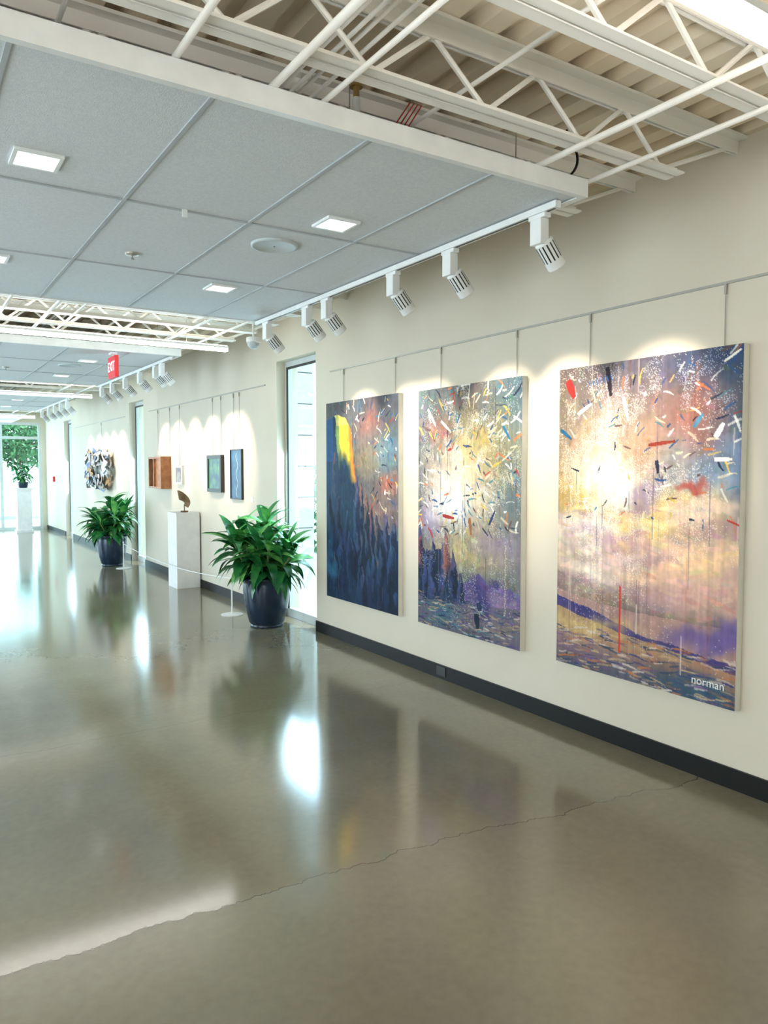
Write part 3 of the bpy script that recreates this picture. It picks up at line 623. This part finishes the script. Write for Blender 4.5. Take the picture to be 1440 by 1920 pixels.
def stan(x,y):
    r=root('barrier_post',(x,y,0),'low slim steel barrier post with round base','barrier post','barrier posts')
    b=MB(); b.lathe([(0,0.0),(0.12,0.0),(0.12,0.006),(0.02,0.014),(0,0.014)],'pedestal',n=32); b.obj('base',parent=r)
    b=MB(); b.tube((0,0,0.012),(0,0,0.42),0.009,'pedestal',n=10); b.tube((0,0,0.42),(0,0,0.435),0.013,'pedestal',n=10); b.obj('pole',parent=r)
SX=3.11
stan(SX,7.92); stan(SX,12.6)
cd=MB(); pts=[]
for k in range(25):
    t=k/24; pts.append((SX,7.932+(12.588-7.932)*t,0.40-0.09*4*t*(1-t)))
cd.path(pts,0.005,'pedestal',n=6); tag(cd.obj('rope'),'thin pale rope sagging between two low barrier posts','rope')
# ---------------------------------------------------------------- exit sign
r=root('exit_sign',(1.98,8.3,2.555),'red illuminated exit sign hanging from the ceiling','exit sign')
b=MB(); b.box(-0.02,0.02,-0.15,0.15,0,0.22,'red'); b.obj('sign_body',parent=r,bevel=0.004)
b=MB(); b.box(-0.03,0.03,-0.06,0.06,0.24,0.262,'white'); b.tube((0,0,0.218),(0,0,0.242),0.01,'white',n=10); b.obj('mount',parent=r)
text_mesh('EXIT',0.14,'lettering','text',RW,(-0.0215,0,0.11),r)
r=root('security_camera',(2.72,6.35,2.66),'small white dome camera hanging near the ceiling panel','camera')
b=MB(); b.lathe([(0,0.0),(0.03,0.005),(0.05,0.03),(0.055,0.06)],'speaker',n=20); b.obj('dome',parent=r,smooth=True)
b=MB(); b.lathe([(0.056,0.055),(0.062,0.06),(0.062,0.1),(0,0.1)],'white',n=20); b.tube((0,0,0.1),(0,0,0.54),0.01,'white',n=8); b.obj('housing',parent=r)
# ---------------------------------------------------------------- exterior
def foliage_mesh(r,seed,R,z,n,squash=.8,s0=.06,s1=.13):
    rs=random.Random(seed); f=MB()
    for k in range(n):
        v=Vector((rs.gauss(0,1),rs.gauss(0,1),rs.gauss(0,1))).normalized()*R*(rs.random()**.4)*(1+.1*math.sin(k)); c=Vector((v.x,v.y,max(.05,z+v.z*squash))); s=rs.uniform(s0,s1)
        u=Vector((rs.gauss(0,1),rs.gauss(0,1),rs.gauss(0,1))).normalized(); w=u.orthogonal().normalized(); f.poly([c-u*s,c+w*s*.5,c+u*s,c-w*s*.5],'tree')
    f.obj('leaf_canopy',parent=r)
def tree(loc,seed,R=1.4,z=3.0):
    r=root('tree',loc,'leafy green tree outside the glass doors','tree','outdoor trees')
    b=MB(); b.tube((0,0,0),(0.05,0,z*0.75),0.09,'bark',r1=0.05,n=10)
    for k in range(6):
        a=k*1.05; b.tube((0.04,0,z*.5+.1*k),(R*.6*math.cos(a),R*.6*math.sin(a),z*.8+.1*k),0.035,'bark',r1=.012,n=6)
    b.obj('trunk',parent=r,smooth=True); foliage_mesh(r,seed,R,z,2600)
tree((3.6,28,-0.03),1,1.3,2.7); tree((-0.2,29,-0.03),2,1.4,3.2); tree((6.9,32,-0.03),3,1.8,3.2)
r=root('shrub',(7.0,13.55,-0.03),'rounded green shrub outside the tall window','shrub'); b=MB(); b.tube((0,0,0),(0,0,0.6),0.03,'bark',n=6); b.obj('trunk',parent=r); foliage_mesh(r,9,0.75,0.9,900,1.3,.05,.1)
b=MB()
b.box(-0.29,0.29,-0.44,0.44,0,3.7,'joint')
for k in range(9): b.box(-0.3,0.3,-0.45,0.45,k*0.42,k*0.42+0.405,'stone')
tag(b.obj('stone_pillar',loc=(4.55,9.75,-0.03)),'pale stone block pillar outside the tall window','pillar')
# ---------------------------------------------------------------- lights
def area(name,loc,size,sy,e,col,d):
    l=bpy.data.lights.new(name,'AREA'); l.shape='RECTANGLE'; l.size=size; l.size_y=sy; l.energy=e; l.color=col
    o=bpy.data.objects.new(name,l); COL.objects.link(o); o.location=loc; o.rotation_euler=Vector(d).to_track_quat('-Z','Z').to_euler()
    return o
le=[62,85,200,220,160]
for k,(a,b_) in enumerate(lw): area('window_daylight',(LX-0.05,(a+b_)/2,1.55),b_-a-.1,2.4,le[k],(0.62,0.83,1.0) if k>1 else (.97,.97,1.0),(1,0,0.3))  # fill lamps added in the unseen left openings, tilted up to brighten the ceiling
for k,(a,b_) in enumerate(wins): area('window_daylight',(3.58,(a+b_)/2,1.4),0.75,2.6,100 if k==0 else 60,(0.5,0.8,1.0),(-1,0,-0.0))
area('window_daylight',(1.4,Y1-0.02,1.4),3.6,2.6,110,(0.5,0.88,1.0),(0,-1,0))
sn=bpy.data.lights.new('sun','SUN'); sn.energy=5; sn.angle=0.01; so=bpy.data.objects.new('sun',sn); COL.objects.link(so); so.location=(8,8,8); so.rotation_euler=Vector((-0.18,0.12,-1)).to_track_quat('-Z','Y').to_euler()
w=bpy.data.worlds.new('world'); S.world=w; w.use_nodes=True; nt=w.node_tree; bg=nt.nodes['Background']
tc=nt.nodes.new('ShaderNodeTexCoord'); sp=nt.nodes.new('ShaderNodeSeparateXYZ'); rp=nt.nodes.new('ShaderNodeValToRGB')
nt.links.new(tc.outputs['Generated'],sp.inputs[0]); nt.links.new(sp.outputs['Z'],rp.inputs[0]); nt.links.new(rp.outputs[0],bg.inputs[0])
rp.color_ramp.elements[0].color=(0.75,0.96,0.98,1); rp.color_ramp.elements[1].color=(0.45,0.75,1,1); bg.inputs[1].default_value=3.0
# ---------------------------------------------------------------- camera
cd=bpy.data.cameras.new('camera'); co=bpy.data.objects.new('camera',cd); COL.objects.link(co); S.camera=co
cd.sensor_fit='VERTICAL'; cd.sensor_height=24; cd.lens=1430/1920*24; co.location=(0,0,H)
co.rotation_euler=(math.radians(90-3.2),0,math.radians(-32.8)); cd.clip_start=0.05
try: S.view_settings.view_transform='Standard'
except Exception: pass
